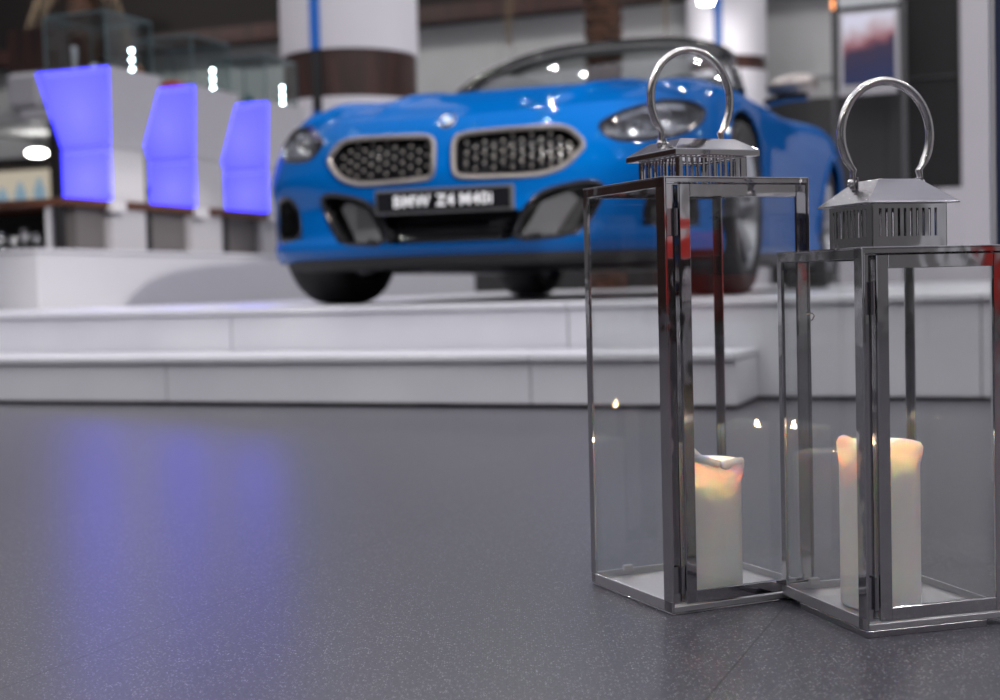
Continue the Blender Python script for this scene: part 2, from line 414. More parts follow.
body = mb.build('body', M['paint'], car, smooth='full', merge=.0004)

# bonnet, wing tops and rear deck: one upper shell, open over the cabin
YC = [.0, .11, .3, .6, 1.0, 1.4, 1.7, 3.0, 3.4, 3.9, 4.3]
ZC = [.63, .664, .735, .815, .880, .918, .935, .915, .918, .895, .84]
def zc(y): return float(smo(y, YC, ZC, .06))
mb = MB()
for sg in (1, -1):
    P = []
    for u in us:
        xe, ye, ze = S(u, ztop(u)); row = []
        for k in range(41):
            t = k/40; x = xe*(1-t); q = 1-t
            z = ze+(zc(ye)-ze)*(1-q**3)
            m1 = min(max((ye-.3)/.25, 0), 1)*min(max((1.75-ye)/.4, 0), 1)
            z += .022*m1*math.exp(-((q-.84)/.10)**2)*(1-q**30)
            m2 = min(max((ye-.12)/.2, 0), 1)*min(max((1.7-ye)/.3, 0), 1)
            z += .013*m2*math.exp(-((x-(.30+.12*ye))/.05)**2)
            m3 = min(max((ye-3.0)/.2, 0), 1)*min(max((4.2-ye)/.3, 0), 1)
            z += .03*m3*math.exp(-((x-.38)/.16)**2)
            row.append((sg*x, ye, z))
        P.append(row)
    o = len(mb.v)
    for r in P: mb.v += r
    for i in range(len(us)-1):
        for k in range(40):
            x, y, z = P[i][k]
            if abs(x) < .70 and 1.72 < y < 3.02: continue
            mb.f.append((o+i*41+k, o+(i+1)*41+k, o+(i+1)*41+k+1, o+i*41+k+1))
mb.build('bonnet_and_deck', M['paint'], car, smooth='full', merge=.0004)

def dens(poly, step=.012):
    out = []
    for a, b in zip(poly, poly[1:]+poly[:1]):
        n = max(1, int(math.hypot(b[0]-a[0], b[1]-a[1])/step))
        for k in range(n): out.append((a[0]+(b[0]-a[0])*k/n, a[1]+(b[1]-a[1])*k/n))
    return out
def roundp(poly, r=2):
    """Chaikin corner rounding"""
    for _ in range(r):
        q = []
        for a, b in zip(poly, poly[1:]+poly[:1]):
            q.append((a[0]*.8+b[0]*.2, a[1]*.8+b[1]*.2)); q.append((a[0]*.2+b[0]*.8, a[1]*.2+b[1]*.8))
        poly = q
    return poly
def patch(poly, off, wall_to=None, step=.025):
    """polygon in (u, z) laid on the body surface at offset off, with a wall rising to wall_to"""
    out = dens(poly); us_ = [p[0] for p in out]; zs = [p[1] for p in out]
    pts = list(out); nb = len(out)
    u = min(us_)+step/2
    while u < max(us_):
        z = min(zs)+step/2
        while z < max(zs):
            if inpoly((u, z), out) and min((u-a)**2+(z-b)**2 for a, b in out) > (step*.45)**2: pts.append((u, z))
            z += step
        u += step
    r = delaunay_2d_cdt([Vector(p) for p in pts], [(i, (i+1) % nb) for i in range(nb)], [list(range(nb))], 1, 1e-6)
    return [tuple(p) for p in r[0]], [tuple(q) for q in r[2]], out
def patch_mb(poly, off, sg, wall_to=None, m=None):
    m = m or MB(); vs, fs, out = patch(poly, off)
    m.add([S(a, b, off, sg) for a, b in vs], fs)
    if wall_to is not None:
        n = len(out); ring = [S(a, b, off, sg) for a, b in out]+[S(a, b, wall_to, sg) for a, b in out]
        m.add(ring, [(i, (i+1) % n, n+(i+1) % n, n+i) for i in range(n)])
    return m
def rim_mb(poly, off, sg, r, m=None, grow=0.):
    m = m or MB(); out = dens(poly, .02)
    return m.tube([S(a, b, off, sg) for a, b in out], r, 8, closed=True)

for sg in (1, -1):
    kp = roundp(KID)
    g = patch_mb(kp, -.05, sg, .0).build('grille', M['gloss_black'], car, smooth=True)
    rim_mb(kp, .004, sg, .0093).build('grille_frame', M['cerium'], g, smooth=True)
    # grid of small bright studs held by thin black ribs
    st = MB(); rb = MB(); k = 0
    u = .075
    while u < .47:
        zz = [zz for zz in np.arange(.448+(.0185 if k % 2 else 0), .60, .037) if inpoly((u, zz), KID) and min(math.hypot(u-a, zz-b) for a, b in dens(KID)) > .018]
        for z in zz:
            st.lathe([(.0001, 0), (.0068, .002), (.0058, .007), (.0001, .009)], 8, 'y', (0, 0, 0))
            n_ = 8*4; c = S(u, z, -.028, sg)
            for q in range(len(st.v)-n_, len(st.v)): p = st.v[q]; st.v[q] = (p[0]+c[0], c[1]-p[1], p[2]+c[2])
        if zz: rb.tube([S(u, z, -.036, sg) for z in np.linspace(min(zz)-.02, max(zz)+.02, 6)], .005, 6)
        u += .034; k += 1
    st.build('grille_stud', M['cerium'], g, smooth=True)['kind'] = 'stuff'
    rb.build('grille_rib', M['gloss_black'], g, smooth=True)
    # lower intake with its grey vane, corner air slit
    ip = roundp(INT, 1)
    g = patch_mb(ip, -.09, sg, .0).build('side_intake', M['black'], car, smooth=True)
    rim_mb(ip, -.004, sg, .009).build('intake_rim', M['gloss_black'], g, smooth=True)
    patch_mb([(.262, .220), (.345, .345), (.44, .376), (.475, .352), (.385, .222), (.345, .222), (.335, .236), (.30, .232)], -.012, sg, -.08).build('intake_vane', M['vane'], g, smooth=True)
    sp = roundp(SLT, 1)
    g = patch_mb(sp, -.08, sg, .0).build('air_curtain', M['black'], car, smooth=True)
    rim_mb(sp, -.003, sg, .008).build('intake_rim', M['gloss_black'], g, smooth=True)
    # headlight: dark bowl, lens modules, light bar, clear cover
    hp = roundp(HLT, 1)
    h = patch_mb(hp, -.07, sg, .0).build('headlight', M['bowl'], car, smooth=True)
    rim_mb(hp, -.001, sg, .008).build('headlight_rim', M['gloss_black'], h, smooth=True)
    for cu, cz, rr in ((.69, .592, .030), (.82, .622, .034)):
        c = Vector(S(cu, cz, -.045, sg)); c2 = Vector(S(cu, cz, -.02, sg)); ax = (c2-c).normalized()
        lm = MB().lathe([(.0001, .0), (rr*.8, .004), (rr, .016), (rr*1.12, .018), (rr*1.12, -.02)], 24)
        o = lm.build('headlight_lens', M['silver'], h, smooth=True); o.rotation_euler = ax.to_track_quat('Z', 'Y').to_euler(); o.location = c
    MB().tube([S(u, .648+.045*(u-.66)/.3-.03*((u-.8)/.2)**2, -.028, sg) for u in np.linspace(.62, .96, 14)], .010, 8).build('light_bar', M['silver'], h, smooth=True)
    MB().tube([S(u, .562+.03*max(0, (u-.7)/.2), -.03, sg) for u in np.linspace(.60, .92, 14)], .008, 8).build('light_bar', M['silver'], h, smooth=True)
    patch_mb(hp, .001, sg).build('headlight_glass', M['lamp_glass'], h, smooth=True)
    # wheel arch lips and wells
    for wy in (WF, WR):
        pts = []
        for a in np.linspace(-.12, PI+.12, 40):
            y, z = wy+RAR*math.cos(a), WZ+RAR*math.sin(a)
            if z < .15: continue
            un = float(np.interp(y, PC[:, 1][PC[:, 0] > .86], US[PC[:, 0] > .86])); q = S(un, z, 0, sg); pts.append((q[0], y, z))
        MB().tube(pts, .012, 8).build('arch_lip', M['paint'], car, smooth=True)
        mw = MB(); A = []
        for x in (.62, .90): A.append([(sg*x, wy+.385*math.cos(a), WZ+.385*math.sin(a)) for a in np.linspace(-.3, PI+.3, 30)])
        mw.grid(A); mw.add([(sg*.62, wy+.385*math.cos(a), WZ+.385*math.sin(a)) for a in np.linspace(-.3, PI+.3, 30)], [tuple(range(30))])
        mw.build('wheel_well', M['black'], car)
cm = MB()
cp = [(-.238, .213), (.238, .213), (.276, .322), (-.276, .322)]
vs, fs, out = patch(cp, 0, step=.03)
cm.add([S(a, b, -.09) if a >= 0 else S(a, b, -.09) for a, b in vs], fs)
ci = cm.build('lower_grille', M['black'], car)
for z in (.235, .260, .285): MB().tube([S(a, z, -.05) for a in np.linspace(-.24, .24, 17)], .006, 6).build('grille_bar', M['gloss_black'], ci, smooth=True)
# chin spoiler and floor pan
sp = MB(); A = []
for off, z in ((-.02, .172), (-.012, .150), (-.02, .138), (-.08, .128), (-.40, .128)): A.append([S(a, z if off > -.4 else .125, 0)[:2]+(z,) if False else (S(a, .2, off)[0], S(a, .2, off)[1], z) for a in np.linspace(-.78, .78, 50)])
sp.grid(A); sp.build('chin_spoiler', M['rubber'], car, smooth=True)
MB().box(-.58, .58, .35, 4.15, .135, .17).build('floor_pan', M['black'], car)
for sg in (1, -1): MB().box(.60*sg if sg > 0 else -.89, .89 if sg > 0 else -.60, 1.2, 2.9, .125, .17).build('sill', M['black'], car, bevel=.01)

# number plate with the model lettering, round badge
pl = MB().box(-.262, .262, -.012, .004, .316, .404).build('number_plate', M['vane'], car, bevel=.006); pl.location = (0, -.004, 0)
MB().box(-.250, .250, -.0145, -.011, .325, .395).build('plate_face', M['gloss_black'], pl)
def text_mesh(s, size, name, m, parent):
    cu = bpy.data.curves.new(name, 'FONT'); cu.body = s; cu.size = size; cu.align_x = 'CENTER'; cu.align_y = 'CENTER'; cu.extrude = .001; cu.offset = .0012; cu.space_character = 1.12
    to = bpy.data.objects.new(name, cu); COL.objects.link(to)
    dg = bpy.context.evaluated_depsgraph_get(); me = bpy.data.meshes.new_from_object(to.evaluated_get(dg)); bpy.data.objects.remove(to)
    o = bpy.data.objects.new(name, me); COL.objects.link(o); me.materials.clear(); me.materials.append(m); o.parent = parent; return o
words = [text_mesh(w_, .056, 'plate_lettering', M['plate_white'], pl) for w_ in ('BMW', 'Z4', 'M40i')]
spans = [(min(v.co.x for v in t.data.vertices), max(v.co.x for v in t.data.vertices)) for t in words]
x = -(sum(b-a for a, b in spans)+2*.022)/2
for t, (a, b) in zip(words, spans):
    t.rotation_euler = (PI/2, 0, 0); t.location = (x-a, -.016, .358); x += b-a+.022
bd = MB().lathe([(.0001, .009), (.030, .008), (.036, .006), (.041, 0)], 32).build('badge', M['silver'], car, smooth=True)
bd.location = (0, .052, .640); bd.rotation_euler = (math.radians(52), 0, 0); bd.scale = (.9, .9, .9)
MB().lathe([(.026, .0105), (.035, .0095)], 32).build('badge_ring', M['gloss_black'], bd)
q = MB()
for k in range(4):
    a0 = k*PI/2; pts = [(0, 0, .0115)]+[(.0255*math.cos(a0+PI/2*i/8), .0255*math.sin(a0+PI/2*i/8), .0112) for i in range(9)]
    q.add(pts, [tuple(range(10))])
q = q.build('badge_quarters', [M['roundel_blue'], M['plate_white']], bd)
for i, p in enumerate(q.data.polygons): p.material_index = i % 2

# windscreen frame and glass
def screen_pt(s, t):                                   # s -1..1 across, t 0..1 up
    a = abs(s); bx, by, bz = .72*s, 1.58+.22*a**2, .925-.03*a
    tx = .60*s; ty = 2.34-.16*a**2.5; tz = 1.25-.12*a**3
    b = .03*math.sin(PI*t)
    return (bx+(tx-bx)*t, by+(ty-by)*t-b, bz+(tz-bz)*t+b*.6)
A = [[screen_pt(s, t) for s in np.linspace(-1, 1, 33)] for t in np.linspace(.02, .99, 17)]
MB().grid(A).build('windscreen', M['screen_glass'], car, smooth=True)
fr = [screen_pt(-1, t) for t in np.linspace(0, .96, 10)]+[screen_pt(s, 1.0) for s in np.linspace(-.97, .97, 25)]+[screen_pt(1, t) for t in np.linspace(.96, 0, 10)]
MB().tube(fr, [(.022, .034)]*len(fr), 10).build('windscreen_frame', M['gloss_black'], car, smooth=True)
A = [[(p[0], p[1]+dy, p[2]+dz) for p in [screen_pt(s, 1.0) for s in np.linspace(-.93, .93, 25)]] for dy, dz in ((-.06, -.045), (0, .03), (.10, .035), (.12, -.02))]
MB().grid(A).build('windscreen_header', mat('grey_header', (.085, .085, .09), .4), car, smooth=True)
# cabin
cab = MB().box(-.69, .69, 1.72, 3.02, .30, .33).box(-.70, -.68, 1.7, 3.03, .3, .83).box(.68, .70, 1.7, 3.03, .3, .83).box(-.7, .7, 3.0, 3.03, .3, .89).box(-.7, .7, 1.70, 1.73, .3, .85).build('cabin_tub', M['leather'], car)
MB().loft([[(x, y, z) for y, z in ((1.64, .80), (1.62, .88), (1.80, .915), (1.98, .90), (2.02, .80))] for x in (-.70, -.35, 0, .35, .70)]).build('dashboard', M['leather'], car, bevel=.02)
sw = MB().tube([(.37+.18*math.cos(a), 2.10+.06*math.sin(a), .87+.17*math.sin(a)) for a in np.linspace(0, 2*PI, 33)[:-1]], .014, 8, closed=True)
sw.tube([(.20, 2.10, .87), (.37, 2.08, .86), (.54, 2.10, .87)], .016, 8).tube([(.37, 2.08, .86), (.37, 1.95, .82)], .03, 8)
sw.build('steering_wheel', M['leather'], car, smooth=True)
for sx in (-.37, .37):
    st = MB().loft([[(sx+a*w_, y+yy, z) for a, yy in ((-1, .02), (-.8, -.05), (0, -.03), (.8, -.05), (1, .02), (.8, .09), (-.8, .09))] for w_, y, z in ((.23, 2.50, .45), (.25, 2.58, .62), (.24, 2.66, .80), (.19, 2.73, .93), (.12, 2.76, 1.0), (.11, 2.78, 1.10), (.08, 2.79, 1.13))])
    st.loft([[(sx+a*.25, 1.98+b, z) for a, b in ((-1, .02), (-.8, 0), (.8, 0), (1, .02), (1, .55), (-1, .55))] for z in (.36, .48, .52)])
    st.build('seat', M['leather'], car, bevel=.02, smooth=True)
    MB().tube([(sx-.17, 3.06, .88), (sx-.15, 3.05, 1.02), (sx-.08, 3.05, 1.09), (sx+.08, 3.05, 1.09), (sx+.15, 3.05, 1.02), (sx+.17, 3.06, .88)], .025, 10).build('roll_hoop', M['gloss_black'], car, smooth=True)
# mirrors
for sg in (1, -1):
    rings = []
    for t, (cx, w_, h_) in enumerate(((.80, .02, .02), (.86, .05, .045), (.93, .075, .060), (1.00, .072, .056), (1.035, .05, .040), (1.045, .015, .015))):
        rings.append([(sg*cx, 1.98+w_*math.cos(a)*(1 if math.cos(a) > 0 else 1.3), .935+h_*math.sin(a)) for a in np.linspace(0, 2*PI, 17)[:-1]])
    mr = MB().loft(rings).build('door_mirror', M['cerium'], car, smooth=True, sub=1)
    MB().loft([[(sg*x, 1.98+a, z+b) for a, b in ((-.06, -.01), (.05, -.01), (.05, .012), (-.06, .012))] for x, z in ((.80, .865), (.90, .880), (1.00, .882))]).build('mirror_foot', M['gloss_black'], mr, bevel=.006)
    MB().box(sg*.90-.002, sg*.90+.002, 1.9, 1.91, .93, .94).build('door_panel_line', M['black'], car) if False else None
# wheels
def wheel(x, y, sg):
    e = bpy.data.objects.new('wheel', None); COL.objects.link(e); e.parent = car; e.location = (x, y, WZ)
    w2 = .125
    MB().lathe([(.235, -w2*.92), (.25, -w2), (.31, -w2), (.326, -w2*.84), (.331, -w2*.55), (.331, w2*.55), (.326, w2*.84), (.31, w2), (.25, w2), (.235, w2*.92), (.235, -w2*.92)], 56, 'x').build('tyre', M['rubber'], e, smooth=True)
    rim = MB().lathe([(.236, sg*w2*.95), (.228, sg*w2*.9), (.215, sg*w2*.5), (.21, -sg*w2*.8), (.236, -sg*w2*.95)], 48, 'x')
    rim.lathe([(.0001, sg*w2*.62), (.05, sg*w2*.62), (.065, sg*w2*.45), (.065, sg*.0)], 24, 'x')
    for k in range(5):
        for d in (-.16, .16):
            a = 2*PI*k/5+PI/2+d; a0 = 2*PI*k/5+PI/2+d*.35
            p0 = Vector((sg*w2*.55, .05*math.cos(a0), .05*math.sin(a0))); p1 = Vector((sg*w2*.80, .225*math.cos(a), .225*math.sin(a)))
            rim.tube([p0, (p0+p1)/2+Vector((sg*.006, 0, 0)), p1], [(.017, .013), (.013, .012), (.013, .012)], 8)
    rim.build('rim', M['alloy'], e, smooth=True)
    MB().lathe([(.06, sg*.0), (.165, sg*.0), (.165, -sg*.025), (.06, -sg*.025)], 40, 'x').build('brake_disc', M['steel_dark'], e, smooth=True)
    MB().lathe([(.0001, sg*w2*.66), (.03, sg*w2*.66), (.032, sg*w2*.6)], 20, 'x').build('hub_cap', M['gloss_black'], e, smooth=True)
for sg in (1, -1):
    wheel(sg*.795, WF, sg); wheel(sg*.805, WR, sg)

# ================================================================== LANTERNS
def lantern(label, F, yaw, sx_, sy_, z0, h, collar_h, collar_w, cap_w, cap_h, lip, top_w, slots, post_w, gap, mt, hinge_long, foot):
    r = Vector((math.cos(yaw), math.sin(yaw), 0)); l = Vector((-math.sin(yaw), math.cos(yaw), 0))
    c = Vector((*F, 0))+r*sx_/2+l*sy_/2
    L = thing('candle_lantern', label, 'lantern', (c.x, c.y, 0), yaw)
    ax, ay = sx_/2, sy_/2; T = .0022; ch = M['chrome']
    MB().box(-ax, ax-foot[0], -ay, ay-foot[1], 0.0, z0-.0004).box(-ax+.003, ax-foot[0]-.003, -ay+.003, ay-foot[1]-.003, z0-.001, z0+.002).build('plinth', mt, L, bevel=.0005, seg=1)
    bh = .012                                        # bottom rails
    b = MB().box(-ax+T, ax-T, -ay+T, ay-T, z0+.001, z0+.004)
    for sx in (-1, 1): b.box(min(sx*ax, sx*(ax-T)), max(sx*ax, sx*(ax-T)), -ay, ay, z0, z0+bh)
    b.box(-ax+T, ax-T, ay-T, ay, z0, z0+bh).box(-ax+T, ax-T, -ay, -ay+T, z0, z0+.0065)
    b.build('base_frame', M['plate'], L, bevel=.0004, seg=1)
    for sx in (-1, 1): MB().box(sx*.05-.006, sx*.05+.006, ay-.012, ay-T-.004, z0+.010, z0+.018).build('glass_clip', M['white_plastic'], L, bevel=.001)
    for sx, sy in ((-1, -1), (1, -1), (1, 1), (-1, 1)):
        p = MB(); fx = post_w if sy < 0 else post_w*.62
        x0, x1 = sorted((sx*ax, sx*(ax-T))); y0, y1 = sorted((sy*ay, sy*(ay-fx))); p.box(x0, x1, y0, y1, z0, h)
        pw = .0036 if sy < 0 else .008
        x0, x1 = sorted((sx*(ax-T), sx*(ax-pw))); y0, y1 = sorted((sy*ay, sy*(ay-T))); p.box(x0, x1, y0, y1, z0, h)
        if (sx, sy) == (-1, -1): p.box(-ax+T, -ax+gap+.004, -ay+.0085, -ay+.0105, z0+.007, h-.006)     # return of the post behind the hinges
        p.build('post', ch, L, bevel=.0005, seg=1)
    th = .0105
    t = MB()
    for sx in (-1, 1): t.box(min(sx*ax, sx*(ax-T)), max(sx*ax, sx*(ax-T)), -ay+.002, ay-.002, h-th, h-.0006)
    t.box(-ax+T, ax-T, ay-T, ay, h-th, h-.0006).box(-ax+T, ax-T, -ay, -ay+T, h-.0055, h-.0006)
    cw = collar_w/2-.004
    for q in ((-ax, ax, -ay, -cw), (-ax, ax, cw, ay), (-ax, -cw, -cw, cw), (cw, ax, -cw, cw)): t.box(*q, h-.0006, h+.0012)
    t.build('top_frame', ch, L, bevel=.0005, seg=1)
    g = T+.0015
    for q in ((-ax+g, -ax+g+.002, -ay+.012, ay-.006), (ax-g-.002, ax-g, -ay+.012, ay-.006), (-ax+.006, ax-.006, ay-g-.002, ay-g)):
        MB().box(*q, z0+.006, h-.004).build('glass_pane', M['glass'], L)
    # door on the front face, hinged beside the corner post
    d0, d1, y = -ax+gap, ax-.0045, -ay
    zb, zt = z0+.008, h-.007; sw_ = .0135
    D = bpy.data.objects.new('door', None); COL.objects.link(D); D.parent = L
    fr = MB().box(d0, d0+sw_, y, y+.004, zb, zt).box(d1-sw_, d1, y, y+.004, zb, zt).box(d0+sw_, d1-sw_, y, y+.004, zb, zb+.014).box(d0+sw_, d1-sw_, y, y+.004, zt-.014, zt)
    fr.build('door_frame', ch, D, bevel=.0006, seg=1)
    MB().box(d0+.004, d1-.004, y+.0045, y+.0065, zb+.003, zt-.003).build('door_glass', M['glass'], D)
    hx = d0-.004
    for zc_ in (z0+.016+hinge_long/2+.004, h-.034-hinge_long/2):
        hg = MB().cyl((hx, y+.0022, zc_), .0026, hinge_long, n=14)
        for k in (-.5, 0, .5): hg.cyl((hx, y+.0022, zc_+k*hinge_long*.66), .0028, .0012, n=14)
        hg.box(-ax+.0036, hx, y+.0046, y+.0054, zc_-hinge_long/2, zc_+hinge_long/2)
        hg.build('hinge', M['steel'], D, smooth=True)
    lt = MB().tube([(d1-.003, y-.001, h*.68), (d1+.004, y-.004, h*.68), (d1+.007, y-.003, h*.68-.003), (d1+.006, y, h*.68-.008), (d1+.002, y-.001, h*.68-.008)], .0009, 8)
    lt.build('latch', M['steel_dark'], D, smooth=True)
    # slotted collar
    cb = collar_w/2; zb_, zt_ = h+.0012, h+collar_h; m = MB(); lo, hi = slots['z']; nsl = slots['n']
    pitch = (collar_w-slots['edge']*2)/nsl
    for side in range(4):
        def pt(x, z, o=0.):
            yv = -cb+o
            return [(x, yv, z), (-yv, x, z), (-x, -yv, z), (yv, -x, z)][side]
        def bx(x0, x1, za, zb2):
            vs = [pt(x, z, o) for o in (0, .0012) for z in (za, zb2) for x in (x0, x1)]
            m.add(vs, [(0, 1, 3, 2), (4, 6, 7, 5), (0, 4, 5, 1), (2, 3, 7, 6), (0, 2, 6, 4), (1, 5, 7, 3)])
        bx(-cb, cb, zb_, zb_+lo); bx(-cb, cb, zt_-hi, zt_)
        x = -cb+slots['edge']
        bx(-cb, x, zb_+lo, zt_-hi)
        for k in range(nsl):
            wv = slots['w']*pitch
            e_ = cb if k == nsl-1 else x+(k+1)*pitch
            bx(x+k*pitch+wv, e_, zb_+lo, zt_-hi)
    m.build('vent_collar', ch, L)
    # hipped cap
    k = cap_w/2; q = top_w/2; zr = h+collar_h
    def sq(w_, z): return [(-w_, -w_, z), (w_, -w_, z), (w_, w_, z), (-w_, w_, z)]
    rings = [sq(k-.004, zr+.0003), sq(k, zr), sq(k, zr+lip), sq(q, zr+cap_h)]
    MB().loft(rings, True).build('roof_cap', ch if lip > .003 else mt, L, bevel=.0008, seg=2)
    # carrying handle with flattened feet and rivets
    zf = zr+cap_h; fw = .041; R_ = .0545
    pts = []
    for t_ in np.linspace(0, 1, 45):
        a_ = PI*(1.27-1.54*t_)
        pts.append((R_*math.cos(a_), 0, zf-.008+.058+R_*1.06*math.sin(a_)))
    pts = [(-fw, 0, zf-.010), (-fw-.001, 0, zf+.001)]+[p for p in pts if p[2] > zf+.008]+[(fw+.001, 0, zf+.001), (fw, 0, zf-.010)]
    n = len(pts); rad = [(.0056, .0015) if (i < 2 or i > n-3) else ((.0054, .0032) if (i < 4 or i > n-5) else (.0049, .0049)) for i in range(n)]
    H = MB().tube(pts, rad, 16).build('handle', M['handle'], L, smooth=True)
    for sx in (-1, 1):
        rv = MB().lathe([(.0001, .0055), (.0028, .005), (.0046, .0030), (.0048, -.005)], 16, 'x').build('rivet', M['handle'], H, smooth=True)
        rv.location = (sx*(fw+.001), 0, zf-.003); rv.scale = (sx*1.0, 1, 1)
        MB().box(sx*(fw-.0025)-.001, sx*(fw-.0025)+.001, -.006, .006, zf-.018, zf+.003).build('handle_tab', mt, H, bevel=.0006)
    return L, c, r, l
L1, cc1, r1, l1 = lantern('tall chrome lantern with a candle, its handle in front of the car', (.184, 1.5285), .416, .193, .193, .003, .486, .029, .092, .1145, .021, .0070, .074,
    dict(n=11, w=.66, edge=.005, z=(.002, .002)), .018, .0195, M['chrome'], .030, (.004, .004))
L2, cc2, r2, l2 = lantern('shorter chrome lantern with a candle, cut by the right edge of the picture', (.3690, 1.4095), .2764, .172, .1855, .0078, .400, .048, .090, .110, .0275, .0012, .050,
    dict(n=10, w=.42, edge=.008, z=(.012, .005)), .0165, .0165, M['steel'], .034, (.030, .042))

# candles
def candle(label, pos, z0, rad, h, hfun, bfun, floor_h, seed, wick_off):
    C = thing('pillar_candle', label, 'candle', (pos[0], pos[1], z0))
    N = 96; rnd = random.Random(seed)
    prof = []
    for j, t in enumerate((0, .0, .08, .25, .45, .62, .75, .84, .90)): prof.append(('o', t))
    rings = []
    for k in range(N):
        a = 2*PI*k/N; H_ = hfun(a); B = bfun(a)
        wob = .0006*math.sin(3*a+seed)+.0004*math.sin(7*a)
        pts = [(0.0, 0.0), (rad-.003, 0.0), (rad, .003)]
        for t in (.2, .4, .6, .75, .85): pts.append((rad+wob*t, h*t))
        zt = max(H_, h*.90)
        pts += [(rad+wob+B*.25, zt-.022), (rad+wob+B*.8, zt-.013), (rad+wob+B, zt-.006), (rad-.0015+B*.7, zt-.001), (rad-.004+B*.3, zt), (rad-.0075, zt-.002), (rad-.010, zt-.010),
                (rad-.012, max(floor_h+.006, zt-.03)), (rad-.020, floor_h+.001), (rad*.4, floor_h-.001), (0.0, floor_h-.001)]
        rings.append([(r_*math.cos(a), r_*math.sin(a), z) for r_, z in pts])
    m = MB(); P = len(rings[0])
    for rg in rings: m.v += rg
    for k in range(N):
        q = (k+1) % N
        for i in range(P-1): m.f.append((k*P+i, q*P+i, q*P+i+1, k*P+i+1))
    b = m.build('wax_body', M['wax'], C, smooth='full', merge=.00005)
    wx, wy = wick_off
    MB().tube([(wx, wy, floor_h-.004), (wx+.001, wy, floor_h+.005), (wx+.003, wy, floor_h+.010)], .0011, 8).build('wick', M['wick'], C, smooth=True)
    fl = MB().lathe([(.0001, 0), (.0022, .002), (.0034, .006), (.0030, .011), (.0018, .016), (.0007, .020), (.0001, .022)], 20).build('flame', M['flame'], C, smooth=True)
    fl.location = (wx+.003, wy, floor_h+.007)
    return C
def lump(a, c, w): d = (a-c+PI) % (2*PI)-PI; return math.exp(-(d/w)**2)
def bias(pos): return math.atan2(-pos[1], -pos[0])     # direction towards the camera
p1 = (.2345, 1.605); th1 = bias(p1)
# angles are measured from the side turned to the camera, + to the picture's right
h1 = lambda a: .157+.024*lump(a, th1-.62, .55)+.002*lump(a, th1+.9, .4)-.002*lump(a, th1+.42, .16)
b1 = lambda a: .001+.0075*lump(a, th1+.95, .5)+.002*lump(a, th1-.2, .4)
C1 = candle('white pillar candle with a slumped rim inside the tall lantern', p1, .0075, .0410, .153, h1, b1, .128, 1, (-.012, .0))
# slumped ribbons of wax folded over the rim
for a0, a1, z0_, z1_, rr_, w_ in ((.40, 1.45, .1535, .1555, .0420, (.0042, .0068)), (-.45, .50, .1635, .1545, .0400, (.0038, .0060))):
    pts = []
    for i in range(15):
        t_ = i/14; a_ = th1+a0+(a1-a0)*t_; r_ = rr_+.0016*math.sin(PI*t_)
        pts.append((r_*math.cos(a_), r_*math.sin(a_), z0_+(z1_-z0_)*t_+.0012*math.sin(5*t_)))
    rad_ = [tuple(q*(.45+.55*min(1, 5*min(i/14+.06, 1-i/14+.06))) for q in w_) for i in range(15)]
    MB().tube(pts, rad_, 12).build('wax_fold', M['wax'], C1, smooth='full', sub=1)
p2 = (.4105, 1.509); th2 = bias(p2)
h2 = lambda a: .179+.009*lump(a, th2-1.1, .5)+.006*lump(a, th2+.65, .55)-.002*lump(a, th2-.4, .4)
b2 = lambda a: .001+.003*lump(a, th2+1.35, .35)+.0015*lump(a, th2-1.4, .5)
C2 = candle('white pillar candle with a scalloped rim inside the shorter lantern', p2, .0125, .0428, .180, h2, b2, .158, 2, (-.004, .0))

# ================================================================== GLOWING PEDESTALS, COUNTER
UC = -4.75
cnt = thing('display_counter', 'long counter with a dark brown top under the glowing pedestals', 'counter', hall(UC, 7.6, ZB), -PHI)
def cbox(u0, u1, v0, v1, z0, z1, m=None): m = m or MB(); return m.box(u0-UC, u1-UC, v0-7.6, v1-7.6, z0-ZB, z1-ZB)
m = cbox(-8.6, UC+.03, 5.97, 9.6, .858, .898); m.build('counter_top', M['shelf_wood'], cnt, bevel=.004)
def v_at(px): return hall_at_u(px, 220, UC)[1]
uL = hall_at_v(52, 220, 6.1)[0]
cbox(uL, UC-.06, 6.16, 9.5, ZB, .858).build('counter_body', M['grey_pl'], cnt)
for x0, x1 in ((112, 146), (192, 222), (262, 281)):
    pp = cbox(UC-.055, UC, v_at(x0), v_at(x1), ZB, .858).build('side_panel', M['grey_pl2'], cnt, bevel=.003)
for x0, x1 in ((147, 153), (223, 229), (62, 67)):
    cbox(UC-.055, UC-.01, v_at(x0), v_at(x1), ZB, .858).build('shadow_gap', M['dark_panel'], cnt)
for px in (110, 194, 268):
    cbox(UC+.031, UC+.075, v_at(px)-.055, v_at(px)+.055, .832, .896).build('bracket', M['white_plastic'], cnt, bevel=.006)
uL = hall_at_v(48, 220, 6.0)[0]
cbox(uL-.02, uL+.02, 6.00, 6.08, ZB, .858).build('front_post', M['white_paint'], cnt, bevel=.003)
cbox(-8.5, uL-.02, 6.6, 6.65, ZB, .858).build('back_panel', M['dark_panel2'], cnt)
# silver bowls standing in the open front of the counter
bw0 = None
for i, px in enumerate((1, 14, 26, 38)):
    u, v, _ = hall_at_v(px, 235, 6.3); p = hall(u, v, ZB)
    if bw0 is None:
        o = MB().lathe([(.0001, .004), (.022, 0.0), (.026, .004), (.012, .02), (.010, .04), (.030, .055), (.042, .085), (.040, .13), (.036, .13), (.036, .09), (.0001, .06)], 24).build('goblet', M['silver'], smooth=True); bw0 = o
    else: o = bw0.copy(); COL.objects.link(o)
    o.location = p; o.scale = (.85, .85, (1, .8, 1.1, .9)[i])
    tag(o, ('silver goblet first from the left under the counter top', 'low silver goblet second from the left under the counter top', 'tallest silver goblet, third from the left under the counter top', 'silver goblet nearest the white counter post')[i], 'goblet', 'silver goblets in the open counter')

